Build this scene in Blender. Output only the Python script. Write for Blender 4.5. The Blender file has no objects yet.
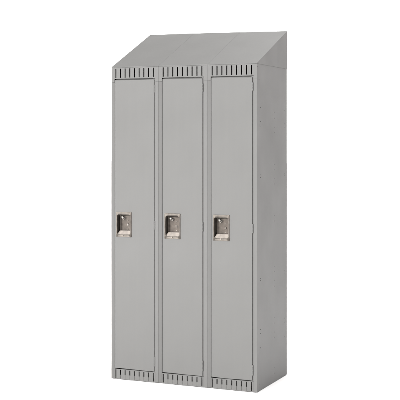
import bpy, bmesh, math
from mathutils import Vector

scene = bpy.context.scene
COL = scene.collection

# ------------------------------------------------------------------ materials
def new_mat(name):
    m = bpy.data.materials.new(name)
    m.use_nodes = True
    nt = m.node_tree
    return m, nt, nt.nodes['Principled BSDF']

def paint_material(name, rgb, seed):
    m, nt, b = new_mat(name)
    tc = nt.nodes.new('ShaderNodeTexCoord')
    mp = nt.nodes.new('ShaderNodeMapping')
    mp.inputs['Location'].default_value = (seed, seed * .7, seed * 1.3)
    nt.links.new(tc.outputs['Object'], mp.inputs['Vector'])
    n1 = nt.nodes.new('ShaderNodeTexNoise')          # faint unevenness of the enamel
    n1.inputs['Scale'].default_value = 5.0
    n1.inputs['Detail'].default_value = 4
    nt.links.new(mp.outputs[0], n1.inputs['Vector'])
    cr = nt.nodes.new('ShaderNodeValToRGB')
    cr.color_ramp.elements[0].position = .3
    cr.color_ramp.elements[1].position = .7
    cr.color_ramp.elements[0].color = (*[c * .98 for c in rgb], 1)
    cr.color_ramp.elements[1].color = (*[c * 1.02 for c in rgb], 1)
    nt.links.new(n1.outputs['Fac'], cr.inputs['Fac'])
    nt.links.new(cr.outputs['Color'], b.inputs['Base Color'])
    ms = nt.nodes.new('ShaderNodeMapping')
    ms.inputs['Location'].default_value = (seed, seed, 0)
    ms.inputs['Scale'].default_value = (38, 38, 1.3)
    nt.links.new(tc.outputs['Object'], ms.inputs['Vector'])
    ns = nt.nodes.new('ShaderNodeTexNoise')
    ns.inputs['Scale'].default_value = 1
    ns.inputs['Detail'].default_value = 3
    nt.links.new(ms.outputs[0], ns.inputs['Vector'])
    sr = nt.nodes.new('ShaderNodeMapRange')
    sr.inputs['From Min'].default_value = .3
    sr.inputs['From Max'].default_value = .7
    sr.inputs['To Min'].default_value = .987
    sr.inputs['To Max'].default_value = 1.013
    nt.links.new(ns.outputs['Fac'], sr.inputs['Value'])
    sm = nt.nodes.new('ShaderNodeVectorMath'); sm.operation = 'SCALE'
    nt.links.new(cr.outputs['Color'], sm.inputs[0])
    nt.links.new(sr.outputs[0], sm.inputs['Scale'])
    nt.links.new(sm.outputs[0], b.inputs['Base Color'])
    rr = nt.nodes.new('ShaderNodeMapRange')
    rr.inputs['To Min'].default_value = .42
    rr.inputs['To Max'].default_value = .60
    nt.links.new(n1.outputs['Fac'], rr.inputs['Value'])
    nt.links.new(rr.outputs[0], b.inputs['Roughness'])
    # large slow warp of thin sheet steel + fine orange peel
    n2 = nt.nodes.new('ShaderNodeTexNoise')
    n2.inputs['Scale'].default_value = 3.2
    n2.inputs['Detail'].default_value = 1
    nt.links.new(mp.outputs[0], n2.inputs['Vector'])
    b1 = nt.nodes.new('ShaderNodeBump')
    b1.inputs['Strength'].default_value = .30
    b1.inputs['Distance'].default_value = .02
    nt.links.new(n2.outputs['Fac'], b1.inputs['Height'])
    n3 = nt.nodes.new('ShaderNodeTexNoise')
    n3.inputs['Scale'].default_value = 420
    n3.inputs['Detail'].default_value = 1
    nt.links.new(mp.outputs[0], n3.inputs['Vector'])
    b2 = nt.nodes.new('ShaderNodeBump')
    b2.inputs['Strength'].default_value = .12
    b2.inputs['Distance'].default_value = .0006
    nt.links.new(n3.outputs['Fac'], b2.inputs['Height'])
    nt.links.new(b1.outputs[0], b2.inputs['Normal'])
    nt.links.new(b2.outputs[0], b.inputs['Normal'])
    b.inputs['Specular IOR Level'].default_value = .45
    return m

PAINT = (.0840, .0832, .0808)
M_BODY = paint_material('grey_enamel_body', PAINT, 0.0)
M_DOOR = paint_material('grey_enamel_door', PAINT, 7.3)
M_HOOD = paint_material('grey_enamel_hood', PAINT, 13.1)

def steel_material(name, rgb, rough, metallic=1.0):
    m, nt, b = new_mat(name)
    tc = nt.nodes.new('ShaderNodeTexCoord')
    mp = nt.nodes.new('ShaderNodeMapping')
    mp.inputs['Scale'].default_value = (1200, 1200, 40)
    nt.links.new(tc.outputs['Object'], mp.inputs['Vector'])
    n = nt.nodes.new('ShaderNodeTexNoise')
    n.inputs['Scale'].default_value = 1
    n.inputs['Detail'].default_value = 2
    nt.links.new(mp.outputs[0], n.inputs['Vector'])
    rr = nt.nodes.new('ShaderNodeMapRange')
    rr.inputs['To Min'].default_value = rough - .06
    rr.inputs['To Max'].default_value = rough + .08
    nt.links.new(n.outputs['Fac'], rr.inputs['Value'])
    nt.links.new(rr.outputs[0], b.inputs['Roughness'])
    ng = nt.nodes.new('ShaderNodeTexNoise')          # handled, slightly grimy metal
    ng.inputs['Scale'].default_value = 55
    ng.inputs['Detail'].default_value = 5
    nt.links.new(tc.outputs['Object'], ng.inputs['Vector'])
    cg = nt.nodes.new('ShaderNodeValToRGB')
    cg.color_ramp.elements[0].position = .32
    cg.color_ramp.elements[1].position = .68
    cg.color_ramp.elements[0].color = (*[c * .76 for c in rgb], 1)
    cg.color_ramp.elements[1].color = (*[c * 1.16 for c in rgb], 1)
    nt.links.new(ng.outputs['Fac'], cg.inputs['Fac'])
    nt.links.new(cg.outputs['Color'], b.inputs['Base Color'])
    b.inputs['Metallic'].default_value = metallic
    return m

M_STEEL = steel_material('brushed_nickel_steel', (.077, .067, .0575), .34, .62)
M_CUPFLOOR = steel_material('darker_steel_plate', (.050, .0415, .035), .38, .75)  # darker base than the rim steel
M_BRIGHT = steel_material('bright_nickel', (.17, .156, .143), .34)
M_LEDGE = steel_material('lit_ledge_metal', (.176, .155, .136), .42, .35)  # lighter than the pocket steel, standing in for light on the slope
M_DARK = steel_material('screw_steel_and_slot_shade', (.06, .058, .055), .5, .6)

m, nt, b = new_mat('white_floor_paint')
b.inputs['Roughness'].default_value = .9
b.inputs['Specular IOR Level'].default_value = .1
n = nt.nodes.new('ShaderNodeTexNoise'); n.inputs['Scale'].default_value = .6
cr = nt.nodes.new('ShaderNodeValToRGB')
cr.color_ramp.elements[0].color = (.86, .86, .86, 1)
cr.color_ramp.elements[1].color = (.89, .89, .89, 1)
nt.links.new(n.outputs['Fac'], cr.inputs['Fac'])
nt.links.new(cr.outputs['Color'], b.inputs['Base Color'])
M_FLOOR = m

# ------------------------------------------------------------------ mesh helpers
def link_mesh(name, bm, mat, parent=None, bevel=0.0, segs=2, smooth=False):
    bmesh.ops.remove_doubles(bm, verts=bm.verts, dist=1e-6)
    bmesh.ops.recalc_face_normals(bm, faces=bm.faces)
    me = bpy.data.meshes.new(name)
    bm.to_mesh(me); bm.free()
    me.materials.append(mat)
    for p in me.polygons:
        p.use_smooth = smooth
    o = bpy.data.objects.new(name, me)
    COL.objects.link(o)
    if parent is not None:
        o.parent = parent
    if bevel > 0:
        bv = o.modifiers.new('bevel', 'BEVEL')
        bv.width = bevel; bv.segments = segs
        bv.limit_method = 'ANGLE'; bv.angle_limit = math.radians(35)
        bv.harden_normals = False
    return o

def box(bm, x0, x1, y0, y1, z0, z1):
    vs = [bm.verts.new((x, y, z)) for x in (x0, x1) for y in (y0, y1) for z in (z0, z1)]
    for f in ((0, 1, 3, 2), (4, 6, 7, 5), (0, 4, 5, 1), (2, 3, 7, 6), (0, 2, 6, 4), (1, 5, 7, 3)):
        bm.faces.new([vs[i] for i in f])

def sheet(bm, outer, holes, to3, thick_vec):
    """flat sheet with outline `outer` and real through-holes, given thickness"""
    edges = []
    for loop in [outer] + holes:
        vs = [bm.verts.new(to3(a, c)) for a, c in loop]
        for i in range(len(vs)):
            edges.append(bm.edges.new((vs[i], vs[(i + 1) % len(vs)])))
    r = bmesh.ops.triangle_fill(bm, use_beauty=True, use_dissolve=False, edges=edges)
    faces = [g for g in r['geom'] if isinstance(g, bmesh.types.BMFace)]
    ext = bmesh.ops.extrude_face_region(bm, geom=faces, use_keep_orig=True)
    nv = [g for g in ext['geom'] if isinstance(g, bmesh.types.BMVert)]
    bmesh.ops.translate(bm, verts=nv, vec=thick_vec)

def rect(x0, x1, z0, z1):
    return [(x0, z0), (x1, z0), (x1, z1), (x0, z1)]

def circ(cx, cz, r, n=10):
    return [(cx + r * math.cos(2 * math.pi * i / n), cz + r * math.sin(2 * math.pi * i / n)) for i in range(n)]

def cyl(bm, c, axis, r, h, n=20, r2=None):
    """cylinder from c along axis ('x','y','z') length h"""
    r2 = r if r2 is None else r2
    rings = []
    for t, rr in ((0, r), (h, r2)):
        ring = []
        for i in range(n):
            a = 2 * math.pi * i / n
            u, v = rr * math.cos(a), rr * math.sin(a)
            p = {'x': (c[0] + t, c[1] + u, c[2] + v), 'y': (c[0] + u, c[1] + t, c[2] + v),
                 'z': (c[0] + u, c[1] + v, c[2] + t)}[axis]
            ring.append(bm.verts.new(p))
        rings.append(ring)
    for i in range(n):
        j = (i + 1) % n
        bm.faces.new((rings[0][i], rings[0][j], rings[1][j], rings[1][i]))
    bm.faces.new(rings[0]); bm.faces.new(rings[1])

def rrect(x0, x1, z0, z1, r, bulge=0.0, n=6, m=10):
    """rounded rectangle loop, left and right sides bulging outwards by `bulge`"""
    pts = []
    def corner(cx, cz, a0):
        for i in range(n + 1):
            a = a0 + (math.pi / 2) * i / n
            pts.append((cx + r * math.cos(a), cz + r * math.sin(a)))
    def side(xa, za, xb, zb):
        for i in range(1, m):
            t = i / m
            pts.append((xa + (xb - xa) * t, za + (zb - za) * t))
    corner(x1 - r, z1 - r, 0); side(x1 - r, z1, x0 + r, z1)
    corner(x0 + r, z1 - r, math.pi / 2); side(x0, z1 - r, x0, z0 + r)
    corner(x0 + r, z0 + r, math.pi); side(x0 + r, z0, x1 - r, z0)
    corner(x1 - r, z0 + r, 1.5 * math.pi); side(x1, z0 + r, x1, z1 - r)
    out = []
    cx, cz, hx, hz = (x0 + x1) / 2, (z0 + z1) / 2, (x1 - x0) / 2, (z1 - z0) / 2
    for (x, z) in pts:
        k = 1 - ((z - cz) / hz) ** 2
        out.append((x + bulge * k * (x - cx) / hx, z))
    return out

def loft(bm, loops, cap_first=False, cap_last=True):
    rings = [[bm.verts.new(p) for p in L] for L in loops]
    n = len(rings[0])
    for a, c in zip(rings[:-1], rings[1:]):
        for i in range(n):
            j = (i + 1) % n
            bm.faces.new((a[i], a[j], c[j], c[i]))
    if cap_last: bm.faces.new(rings[-1])
    if cap_first: bm.faces.new(rings[0])

def torus(bm, c, R, r, axis='y', n=28, k=10, a0=0.0, a1=2 * math.pi):
    full = abs(a1 - a0 - 2 * math.pi) < 1e-6
    cnt = n if full else n + 1
    rings = []
    for i in range(cnt):
        a = a0 + (a1 - a0) * i / n
        ring = []
        for j in range(k):
            q = 2 * math.pi * j / k
            rr = R + r * math.cos(q)
            u, v, w = rr * math.cos(a), rr * math.sin(a), r * math.sin(q)
            p = (c[0] + u, c[1] + w, c[2] + v) if axis == 'y' else (c[0] + w, c[1] + u, c[2] + v)
            ring.append(bm.verts.new(p))
        rings.append(ring)
    for i in range(cnt if full else cnt - 1):
        A, B = rings[i], rings[(i + 1) % cnt]
        for j in range(k):
            l = (j + 1) % k
            bm.faces.new((A[j], A[l], B[l], B[j]))
    if not full:
        bm.faces.new(rings[0]); bm.faces.new(rings[-1])

# ------------------------------------------------------------------ dimensions (metres)
D = 0.513          # depth
H = 1.834          # height of the box below the sloping top
ZH0, ZH1 = 1.7675, 1.748      # bottom of vented header / of its side tabs
SL = 0.0215        # stile width
FR = 0.0385        # how far the frame wraps round the side

SIDE_HOLES = [(.0569, z, .0031) for z in (1.5901, 1.5116, 1.1972, .6301, .6189, .3449, .3214, .2411)] + \
    [(.2872, z, .0031) for z in (1.5675, 1.5338, 1.4815, 1.4513, 1.2655, 1.2353, 1.1854, 1.1523, .9693, .9374,
                        .6732, .6441, .5919, .5582, .377, .345, .2928, .2608, .0866, .0529)] + \
    [(.4641, z, .0030) for z in (1.5847, 1.5061, 1.4823, 1.2083, 1.1952, .6318, .6157, .3459, .3191, .2375)]

def build_locker(x0, w, zl, zr, cup_x, label, last, variant):
    root = bpy.data.objects.new('locker', None)
    root.empty_display_size = .1
    COL.objects.link(root)
    root.location = (x0, 0, 0)
    root['label'] = label
    root['category'] = 'locker'
    root['group'] = 'grey metal lockers standing in a row'
    g = .0003                                   # hairline between neighbours
    xa, xb = g, w - g

    # ---- front frame: two stiles with jambs behind the door gaps
    bm = bmesh.new()
    zt_, zb_ = ZH1 - .0006, .0025               # left stile face leans back slightly towards the door
    lo = [bm.verts.new(p) for p in ((xa, 0, zb_), (SL, .0032, zb_), (SL, FR, zb_), (xa, FR, zb_))]
    hi = [bm.verts.new(p) for p in ((xa, 0, zt_), (SL, .0032, zt_), (SL, FR, zt_), (xa, FR, zt_))]
    bm.faces.new(lo); bm.faces.new(hi)
    for i in range(4):
        bm.faces.new((lo[i], lo[(i + 1) % 4], hi[(i + 1) % 4], hi[i]))
    box(bm, w - SL, xb, 0, FR, 0.0025, ZH1 - .0006)
    box(bm, SL - .001, SL + .010, .0165, .018, .07, ZH1 - .002)              # left jamb
    box(bm, w - SL - .014, w - SL + .001, .0042, .0054, .062, 1.765)         # right jamb (light strip)
    box(bm, SL, w - SL, .020, .0215, 1.745, ZH0 + .001)                     # top stop
    box(bm, SL, w - SL, .0175, .019, .0635, .0755)                         # bottom stop
    link_mesh('front_frame', bm, M_BODY, root, .0013)

    # ---- vented header
    x_first, x_last = .0300, w - .0335
    sx = [x_first + (x_last - x_first) * i / 8 for i in range(9)]
    hw = .0031
    bm = bmesh.new()
    outer = [(xa, ZH1), (SL, ZH1), (SL, ZH0), (w - SL, ZH0), (w - SL, ZH1), (xb, ZH1), (xb, H - .0008), (xa, H - .0008)]
    holes = [rect(x - hw, x + hw, 1.7735, 1.8275) for x in sx]
    sheet(bm, outer, holes, lambda a, c: (a, 0, c), (0, .0012, 0))
    # returns round the side, closing the corner
    box(bm, xb - .0012, xb, .0012, FR, ZH1, H - .0008)
    box(bm, xa + .002, xb - .002, .0005, .03, H - .0012, H - .0006)
    box(bm, xa, xa + .0012, .0012, FR, ZH1, H - .0008)
    link_mesh('vented_header', bm, M_BODY, root, .0004, 1)

    # ---- vented base strip; short slots with a pressed crease below, end slots full height
    bm = bmesh.new()
    holes = []
    for i, x in enumerate(sx):
        if i in (0, 8):
            holes.append(rect(x - hw, x + hw, .0065, .0570))
        else:
            holes.append([(x - hw, .0280), (x - .0007, .0280), (x - .0007, .0050), (x + .0007, .0050),
                          (x + .0007, .0280), (x + hw, .0280), (x + hw, .0565), (x - hw, .0565)])
    sheet(bm, rect(SL + .0002, w - SL - .0002, .0025, .0612), holes, lambda a, c: (a, .0002, c), (0, .0012, 0))
    box(bm, sx[0] + .006, sx[8] - .006, .0019, .0028, .0035, .0275)          # flange right behind the creases
    link_mesh('vented_base', bm, M_BODY, root, .0003, 1)

    # ---- sheet metal box: sides with their real bolt holes, back, bottom
    for sgn in (0, 1):
        bm = bmesh.new()
        X = w - g - .0018 if sgn else g + .0010
        hl = []
        if sgn and last:
            hl = [circ(y, z, r) for y, z, r in SIDE_HOLES]
            hl += [rect(.0475, .0487, 1.4835, 1.4975), rect(.0505, .0590, 1.4820, 1.4830),
                   rect(.0535, .0600, 1.2130, 1.2142)]
        sheet(bm, rect(FR + .0034, D - .001, 0.0025, H - .0005), hl, lambda a, c: (X, a, c), (-.001 if sgn else .001, 0, 0))
        box(bm, X - .0045 if sgn else X + .0011, X - .0028 if sgn else X + .004, FR - .006, FR + .012, .004, H - .004)  # lap strip added to block light through the frame gap
        link_mesh('side_panel', bm, M_BODY, root)
    bm = bmesh.new()
    box(bm, xa + .0025, xb - .0025, D - .0022, D - .001, .0035, H - .0001)
    link_mesh('back_panel', bm, M_BODY, root)
    bm = bmesh.new()
    box(bm, xa + .003, xb - .003, FR, D - .003, .004, .0055)
    box(bm, xa + .003, xb - .003, .075, .0765, .004, .066)
    link_mesh('bottom_panel', bm, M_BODY, root)
    bm = bmesh.new()
    box(bm, xa + .005, xb - .005, .045, D - .003, 1.520, 1.5212)
    box(bm, xa + .005, xb - .005, .045, .0462, 1.500, 1.520)
    link_mesh('hat_shelf', bm, M_BODY, root)

    # ---- sloping hood
    bm = bmesh.new()
    hy0, hy1 = -.0012, D
    hz = H - .0002
    ga = .00015
    prof = []
    for x, zt in ((ga, zl), (w - ga, zr)):
        xr = x + (.0025 if variant == 0 and x == ga else 0)
        prof.append([bm.verts.new((x, hy0, hz)), bm.verts.new((x, hy1, hz)),
                     bm.verts.new((xr, hy1, zt)), bm.verts.new((x, hy0, hz + .0035))])
    A, B = prof
    bm.faces.new(A[::-1]); bm.faces.new(B)
    for i in range(4):
        j = (i + 1) % 4
        bm.faces.new((A[i], A[j], B[j], B[i]))
    box(bm, .0024, .0036, .002, D - .003, H - .008, hz + .001)               # unseen skirt added inside the box to stop light leaking in
    box(bm, w - .0045, w - .0032, .002, D - .003, H - .008, hz + .001)
    box(bm, .0036, w - .0045, D - .0045, D - .0032, H - .008, hz + .001)
    link_mesh('sloping_top', bm, M_HOOD, root, .0007, 2)

    # ---- door with the pocket cut out of its face
    dx0, dx1 = SL + .0042, w - SL - .0080
    dz0, dz1 = .0655, 1.7608
    cx0, cx1 = cup_x, cup_x + .102
    cz0, cz1 = .8388, .9852
    yd = -.0004
    bm = bmesh.new()
    N = 14
    def top_edge(t):     # t: 0 left .. 1 right
        return dz1 - .0012 + (.0004 - .0008 * math.sin(math.pi * t), .0019 - .0030 * t, .0017 - .0030 * t + .0007 * math.sin(5 * t))[variant]
    def bottom_edge(t):
        return dz0 + (.0008 * math.sin(6.3 * t), .0009 * math.sin(5 * t + 1), .0011 * math.sin(7 * t + 2))[variant]
    outline = [(dx0 + (dx1 - dx0) * i / N, bottom_edge(i / N)) for i in range(N + 1)] + \
              [(dx0 + (dx1 - dx0) * i / N, top_edge(i / N)) for i in range(N, -1, -1)]
    sheet(bm, outline, [rect(cx0 + .005, cx1 - .005, cz0 + .006, cz1 - .006)],
          lambda a, c: (a, yd, c), (0, .0012, 0))
    # folded edges of the door pan
    box(bm, dx0, dx0 + .0012, yd + .0013, yd + .014, dz0 + .002, dz1 - .003)
    box(bm, dx1 - .0012, dx1, yd + .0013, yd + .0040, dz0 + .002, dz1 - .003)
    box(bm, dx0, dx1, yd + .0013, yd + .014, dz0 + .0012, dz0 + .0022)
    box(bm, dx0, dx1, yd + .0013, yd + .014, dz1 - .0028, dz1 - .0016)
    door = link_mesh('door', bm, M_DOOR, root, .0009, 2)

    # recessed pocket
    bm = bmesh.new()
    def at(loop, y): return [(a, y, c) for a, c in loop]
    y0 = yd - .0004
    L = [at(rrect(cx0, cx1, cz0, cz1, .004), y0 + .0010),
         at(rrect(cx0, cx1, cz0, cz1, .004), y0 - .0012),
         at(rrect(cx0 + .0009, cx1 - .0009, cz0 + .0009, cz1 - .0009, .0036), y0 - .0020),
         at(rrect(cx0 + .0045, cx1 - .0045, cz0 + .0105, cz1 - .0100, .008, .0010), y0 - .0018),
         at(rrect(cx0 + .0065, cx1 - .0065, cz0 + .0130, cz1 - .0125, .010, .0018), y0 - .0042),
         at(rrect(cx0 + .0085, cx1 - .0085, cz0 + .0150, cz1 - .0145, .010, .0020), y0 - .0040),
         at(rrect(cx0 + .0100, cx1 - .0095, cz0 + .0170, cz1 - .0170, .009, .0010), y0 + .0005),
         at(rrect(cx0 + .0110, cx1 - .0100, cz0 + .0330, cz1 - .0205, .005, .0), y0 + .0300),
         at(rrect(cx0 + .0130, cx1 - .0120, cz0 + .0350, cz1 - .0225, .004, .0), y0 + .0315)]
    loft(bm, L)
    cup = link_mesh('recessed_handle', bm, M_STEEL, door, 0, smooth=True)
    es = cup.modifiers.new('edges', 'EDGE_SPLIT'); es.split_angle = math.radians(42)
    yf = y0 + .0315
    bm = bmesh.new()
    box(bm, cx0 + .0150, cx1 - .0135, yf - .0014, yf - .0002, cz0 + .0368, cz1 - .0240)
    link_mesh('latch_plate', bm, M_CUPFLOOR, door, .0004, 1)
    yf -= .0012
    # finger ledge along the pocket bottom, caught light put into its colour
    bm = bmesh.new()
    lx0, lx1 = cx0 + .0100, cx1 - .0095
    zb, zt = cz0 + .0150, cz0 + .0370
    v = [bm.verts.new(p) for p in ((lx0 - .002, y0 - .0035, zb - .0015), (lx1, y0 - .0035, zb - .0015),
                                   (lx1, y0 + .0110, zt), (lx0 + .0090, y0 + .0110, zt),
                                   (lx0 - .002, y0 - .0005, zb - .0035), (lx1, y0 - .0005, zb - .0035),
                                   (lx1, y0 + .0135, zt - .003), (lx0 + .0090, y0 + .0135, zt - .003))]
    for f in ((0, 1, 2, 3), (4, 7, 6, 5), (0, 4, 5, 1), (1, 5, 6, 2), (2, 6, 7, 3), (3, 7, 4, 0)):
        bm.faces.new([v[i] for i in f])
    link_mesh('finger_ledge', bm, M_LEDGE, door, .0007, 2)
    # padlock eye, top left of the pocket
    bm = bmesh.new()
    ex, ez = cx0 + .0385, cz1 - .0380
    torus(bm, (ex, yf - .0120, ez), .0062, .0018)
    box(bm, ex - .0016, ex + .0016, yf - .0125, yf, ez - .0072, ez - .0056)
    box(bm, ex - .0125, ex - .0045, yf - .0135, yf - .0105, ez + .003, ez + .0110)
    box(bm, ex - .0135, ex - .0100, yf - .0135, yf, ez + .003, ez + .0110)
    link_mesh('padlock_eye', bm, M_BRIGHT, door, smooth=False)
    bm = bmesh.new()
    cyl(bm, (ex + .0015, yf - .0004, ez + .0010), 'y', .0062, .0006, 20)
    box(bm, ex - .0190, ex - .0040, yf - .0006, yf + .0002, ez + .0030, ez + .0145)
    link_mesh('bolt_slot_shade', bm, M_DARK, door)  # flat dark disc and block, hole shade put into their colour
    # lock rivets on the pocket floor
    rx = cx0 + .0640
    bm = bmesh.new()
    cyl(bm, (rx, yf - .003, cz1 - .0500), 'y', .0034, .0032, 3, .0046)
    link_mesh('rivet', bm, M_BRIGHT, door, .0003, 1)
    bm = bmesh.new()
    cyl(bm, (rx, yf - .0028, cz0 + .0445), 'y', .0024, .0030, 14, .0032)
    link_mesh('rivet', bm, M_BRIGHT, door, .0003, 1)
    bm = bmesh.new()
    zc = cz0 + .0700
    if variant == 1:
        box(bm, rx - .0070, rx + .0060, yf - .0045, yf - .0002, zc + .0020, zc + .0042)
        box(bm, rx - .0070, rx + .0060, yf - .0045, yf - .0002, zc - .0042, zc - .0020)
        box(bm, rx + .0040, rx + .0060, yf - .0040, yf - .0002, zc - .0022, zc + .0022)
    else:
        torus(bm, (rx - .001, yf - .003, zc), .0058, .0013, a0=math.radians(-125), a1=math.radians(125))
        cyl(bm, (rx - .001, yf - .0028, zc), 'y', .0028, .0028, 14)
    link_mesh('lock_keyhole', bm, M_BRIGHT, door)
    # small nub under the pocket
    bm = bmesh.new()
    nx = cx0 + .0480
    box(bm, nx - .0028, nx + .0028, y0 - .0052, y0 - .0010, cz0 + .0040, cz0 + .0135)
    link_mesh('latch_nub', bm, M_LEDGE, door, .0012, 2)

    # ---- hinges: knuckles standing in the right-hand gap
    for hz0, hz1 in ((1.683, 1.729), (.888, .939), (.094, .152)):
        bm = bmesh.new()
        k = 5
        seg = (hz1 - hz0) / k
        xc = dx1 + .0034
        for i in range(k):
            cyl(bm, (xc, .0019, hz0 + i * seg + .0004), 'z', .0029, seg - .0008, 16)
        cyl(bm, (xc, .0019, hz0), 'z', .0018, hz1 - hz0, 10)
        for i in (0, 2, 4):
            box(bm, dx1 + .0001, xc, .0002, .0014, hz0 + i * seg + .0004, hz0 + (i + 1) * seg - .0004)
        link_mesh('hinge', bm, M_BODY, root)

    if last:   # screws in the exposed side of the frame
        for y, z in ((.0105, 1.8174), (.0340, .039)):
            bm = bmesh.new()
            cyl(bm, (w - .0015, y, z), 'x', .0022, .0017, 12)
            link_mesh('screw', bm, M_DARK, root)
    for fx in (.012, w - .012):      # little levelling feet under the corners
        for fy in (.018, D - .03):
            bm = bmesh.new()
            cyl(bm, (fx, fy, 0), 'z', .008, .0045, 16)
            link_mesh('levelling_foot', bm, M_BRIGHT, root)
    return root

XS = (-.0030, .3055, .6126, .9144)
build_locker(XS[0], XS[1] - XS[0], 2.0735, 2.0714, .0323,
             'leftmost of three grey metal lockers with sloping tops, its left stile at the row end', False, 0)
build_locker(XS[1], XS[2] - XS[1], 2.0712, 2.0668, .0385,
             'middle grey metal locker with sloping top, standing between the two others', False, 1)
build_locker(XS[2], XS[3] - XS[2], 2.0665, 2.0615, .0350,
             'grey metal locker at right end of row, bare side panel with bolt holes showing', True, 2)

# ------------------------------------------------------------------ floor
bm = bmesh.new()
vs = [bm.verts.new(p) for p in ((-60, -60, 0), (60, -60, 0), (60, 60, 0), (-60, 60, 0))]
bm.faces.new(vs)
fl = link_mesh('floor', bm, M_FLOOR)
fl['kind'] = 'structure'

# ------------------------------------------------------------------ light: a bright white studio all round
world = bpy.data.worlds.new('World')
scene.world = world
world.use_nodes = True
nt = world.node_tree
bg = nt.nodes['Background']
tc = nt.nodes.new('ShaderNodeTexCoord')
def lobe(direction, lo, hi, a, b):
    """smooth factor that goes a -> b as the direction turns towards `direction`"""
    dt = nt.nodes.new('ShaderNodeVectorMath'); dt.operation = 'DOT_PRODUCT'
    dt.inputs[1].default_value = Vector(direction).normalized()
    nt.links.new(tc.outputs['Generated'], dt.inputs[0])
    m_ = nt.nodes.new('ShaderNodeMapRange'); m_.interpolation_type = 'SMOOTHSTEP'
    for k, v_ in zip(('From Min', 'From Max', 'To Min', 'To Max'), (lo, hi, a, b)):
        m_.inputs[k].default_value = v_
    nt.links.new(dt.outputs['Value'], m_.inputs['Value'])
    return m_.outputs[0]
def mul(a, b):
    n_ = nt.nodes.new('ShaderNodeMath'); n_.operation = 'MULTIPLY'
    nt.links.new(a, n_.inputs[0]); nt.links.new(b, n_.inputs[1])
    return n_.outputs[0]
WORLD = 3.55
right = lobe((.95, -.15, .30), -.08, .66, 1.0, .03)     # world dimmed towards the right, shaped to darken the side panel
top = lobe((-.12, .35, .93), .42, .90, 1.0, .15)            # world strongly dimmed overhead, shaped to darken the sloping tops
left = lobe((-.62, -.76, .30), .15, .9, WORLD, WORLD * 2.35)
nt.links.new(mul(mul(right, top), left), bg.inputs['Strength'])
warm = nt.nodes.new('ShaderNodeMix'); warm.data_type = 'RGBA'
warm.inputs['A'].default_value = (1, .90, .875, 1)
warm.inputs['B'].default_value = (.996, 1, .992, 1)
fac = nt.nodes.new('ShaderNodeMapRange')
fac.inputs['From Min'].default_value = .42
fac.inputs['From Max'].default_value = 1
nt.links.new(right, fac.inputs['Value'])
nt.links.new(fac.outputs[0], warm.inputs['Factor'])
nt.links.new(warm.outputs['Result'], bg.inputs['Color'])

def fill_light(name, loc, target, sx, sy, power):
    l = bpy.data.lights.new(name, 'AREA')
    l.shape = 'RECTANGLE'; l.size = sx; l.size_y = sy; l.energy = power
    o = bpy.data.objects.new(name, l)
    COL.objects.link(o)
    o.location = loc
    o.rotation_euler = (Vector(target) - Vector(loc)).to_track_quat('-Z', 'Y').to_euler()
    return o
fill_light('fill_light', (-1.3, -3.2, .38), (.45, .1, .12), 1.8, .7, 45)  # unseen lamp added to lift the lower door fronts
fill_light('floor_fill', (1.65, 1.6, 6.2), (1.6, .2, 0), 2.8, 2.8, 360)  # unseen overhead lamp added to wash shadow off the floor
fill_light('side_fill', (3.4, -.3, .45), (.95, .3, .15), 1.2, .7, 48)  # unseen lamp added low on the right to brighten the side panel

# ------------------------------------------------------------------ camera
cam = bpy.data.cameras.new('Camera')
co = bpy.data.objects.new('Camera', cam)
COL.objects.link(co)
co.location = (3.0494, -5.7025, 1.4050)
co.rotation_euler = (math.radians(90), 0, .4105)
cam.sensor_width = 36
cam.lens = 1092.43 * 36 / 400
cam.shift_x = 0
cam.shift_y = (140.4832 - 200) / 400
cam.clip_end = 500
scene.camera = co

scene.view_settings.view_transform = 'Standard'
scene.view_settings.look = 'None'
scene.view_settings.exposure = 0
scene.view_settings.gamma = 1
scene.cycles.max_bounces = 10
scene.cycles.diffuse_bounces = 5
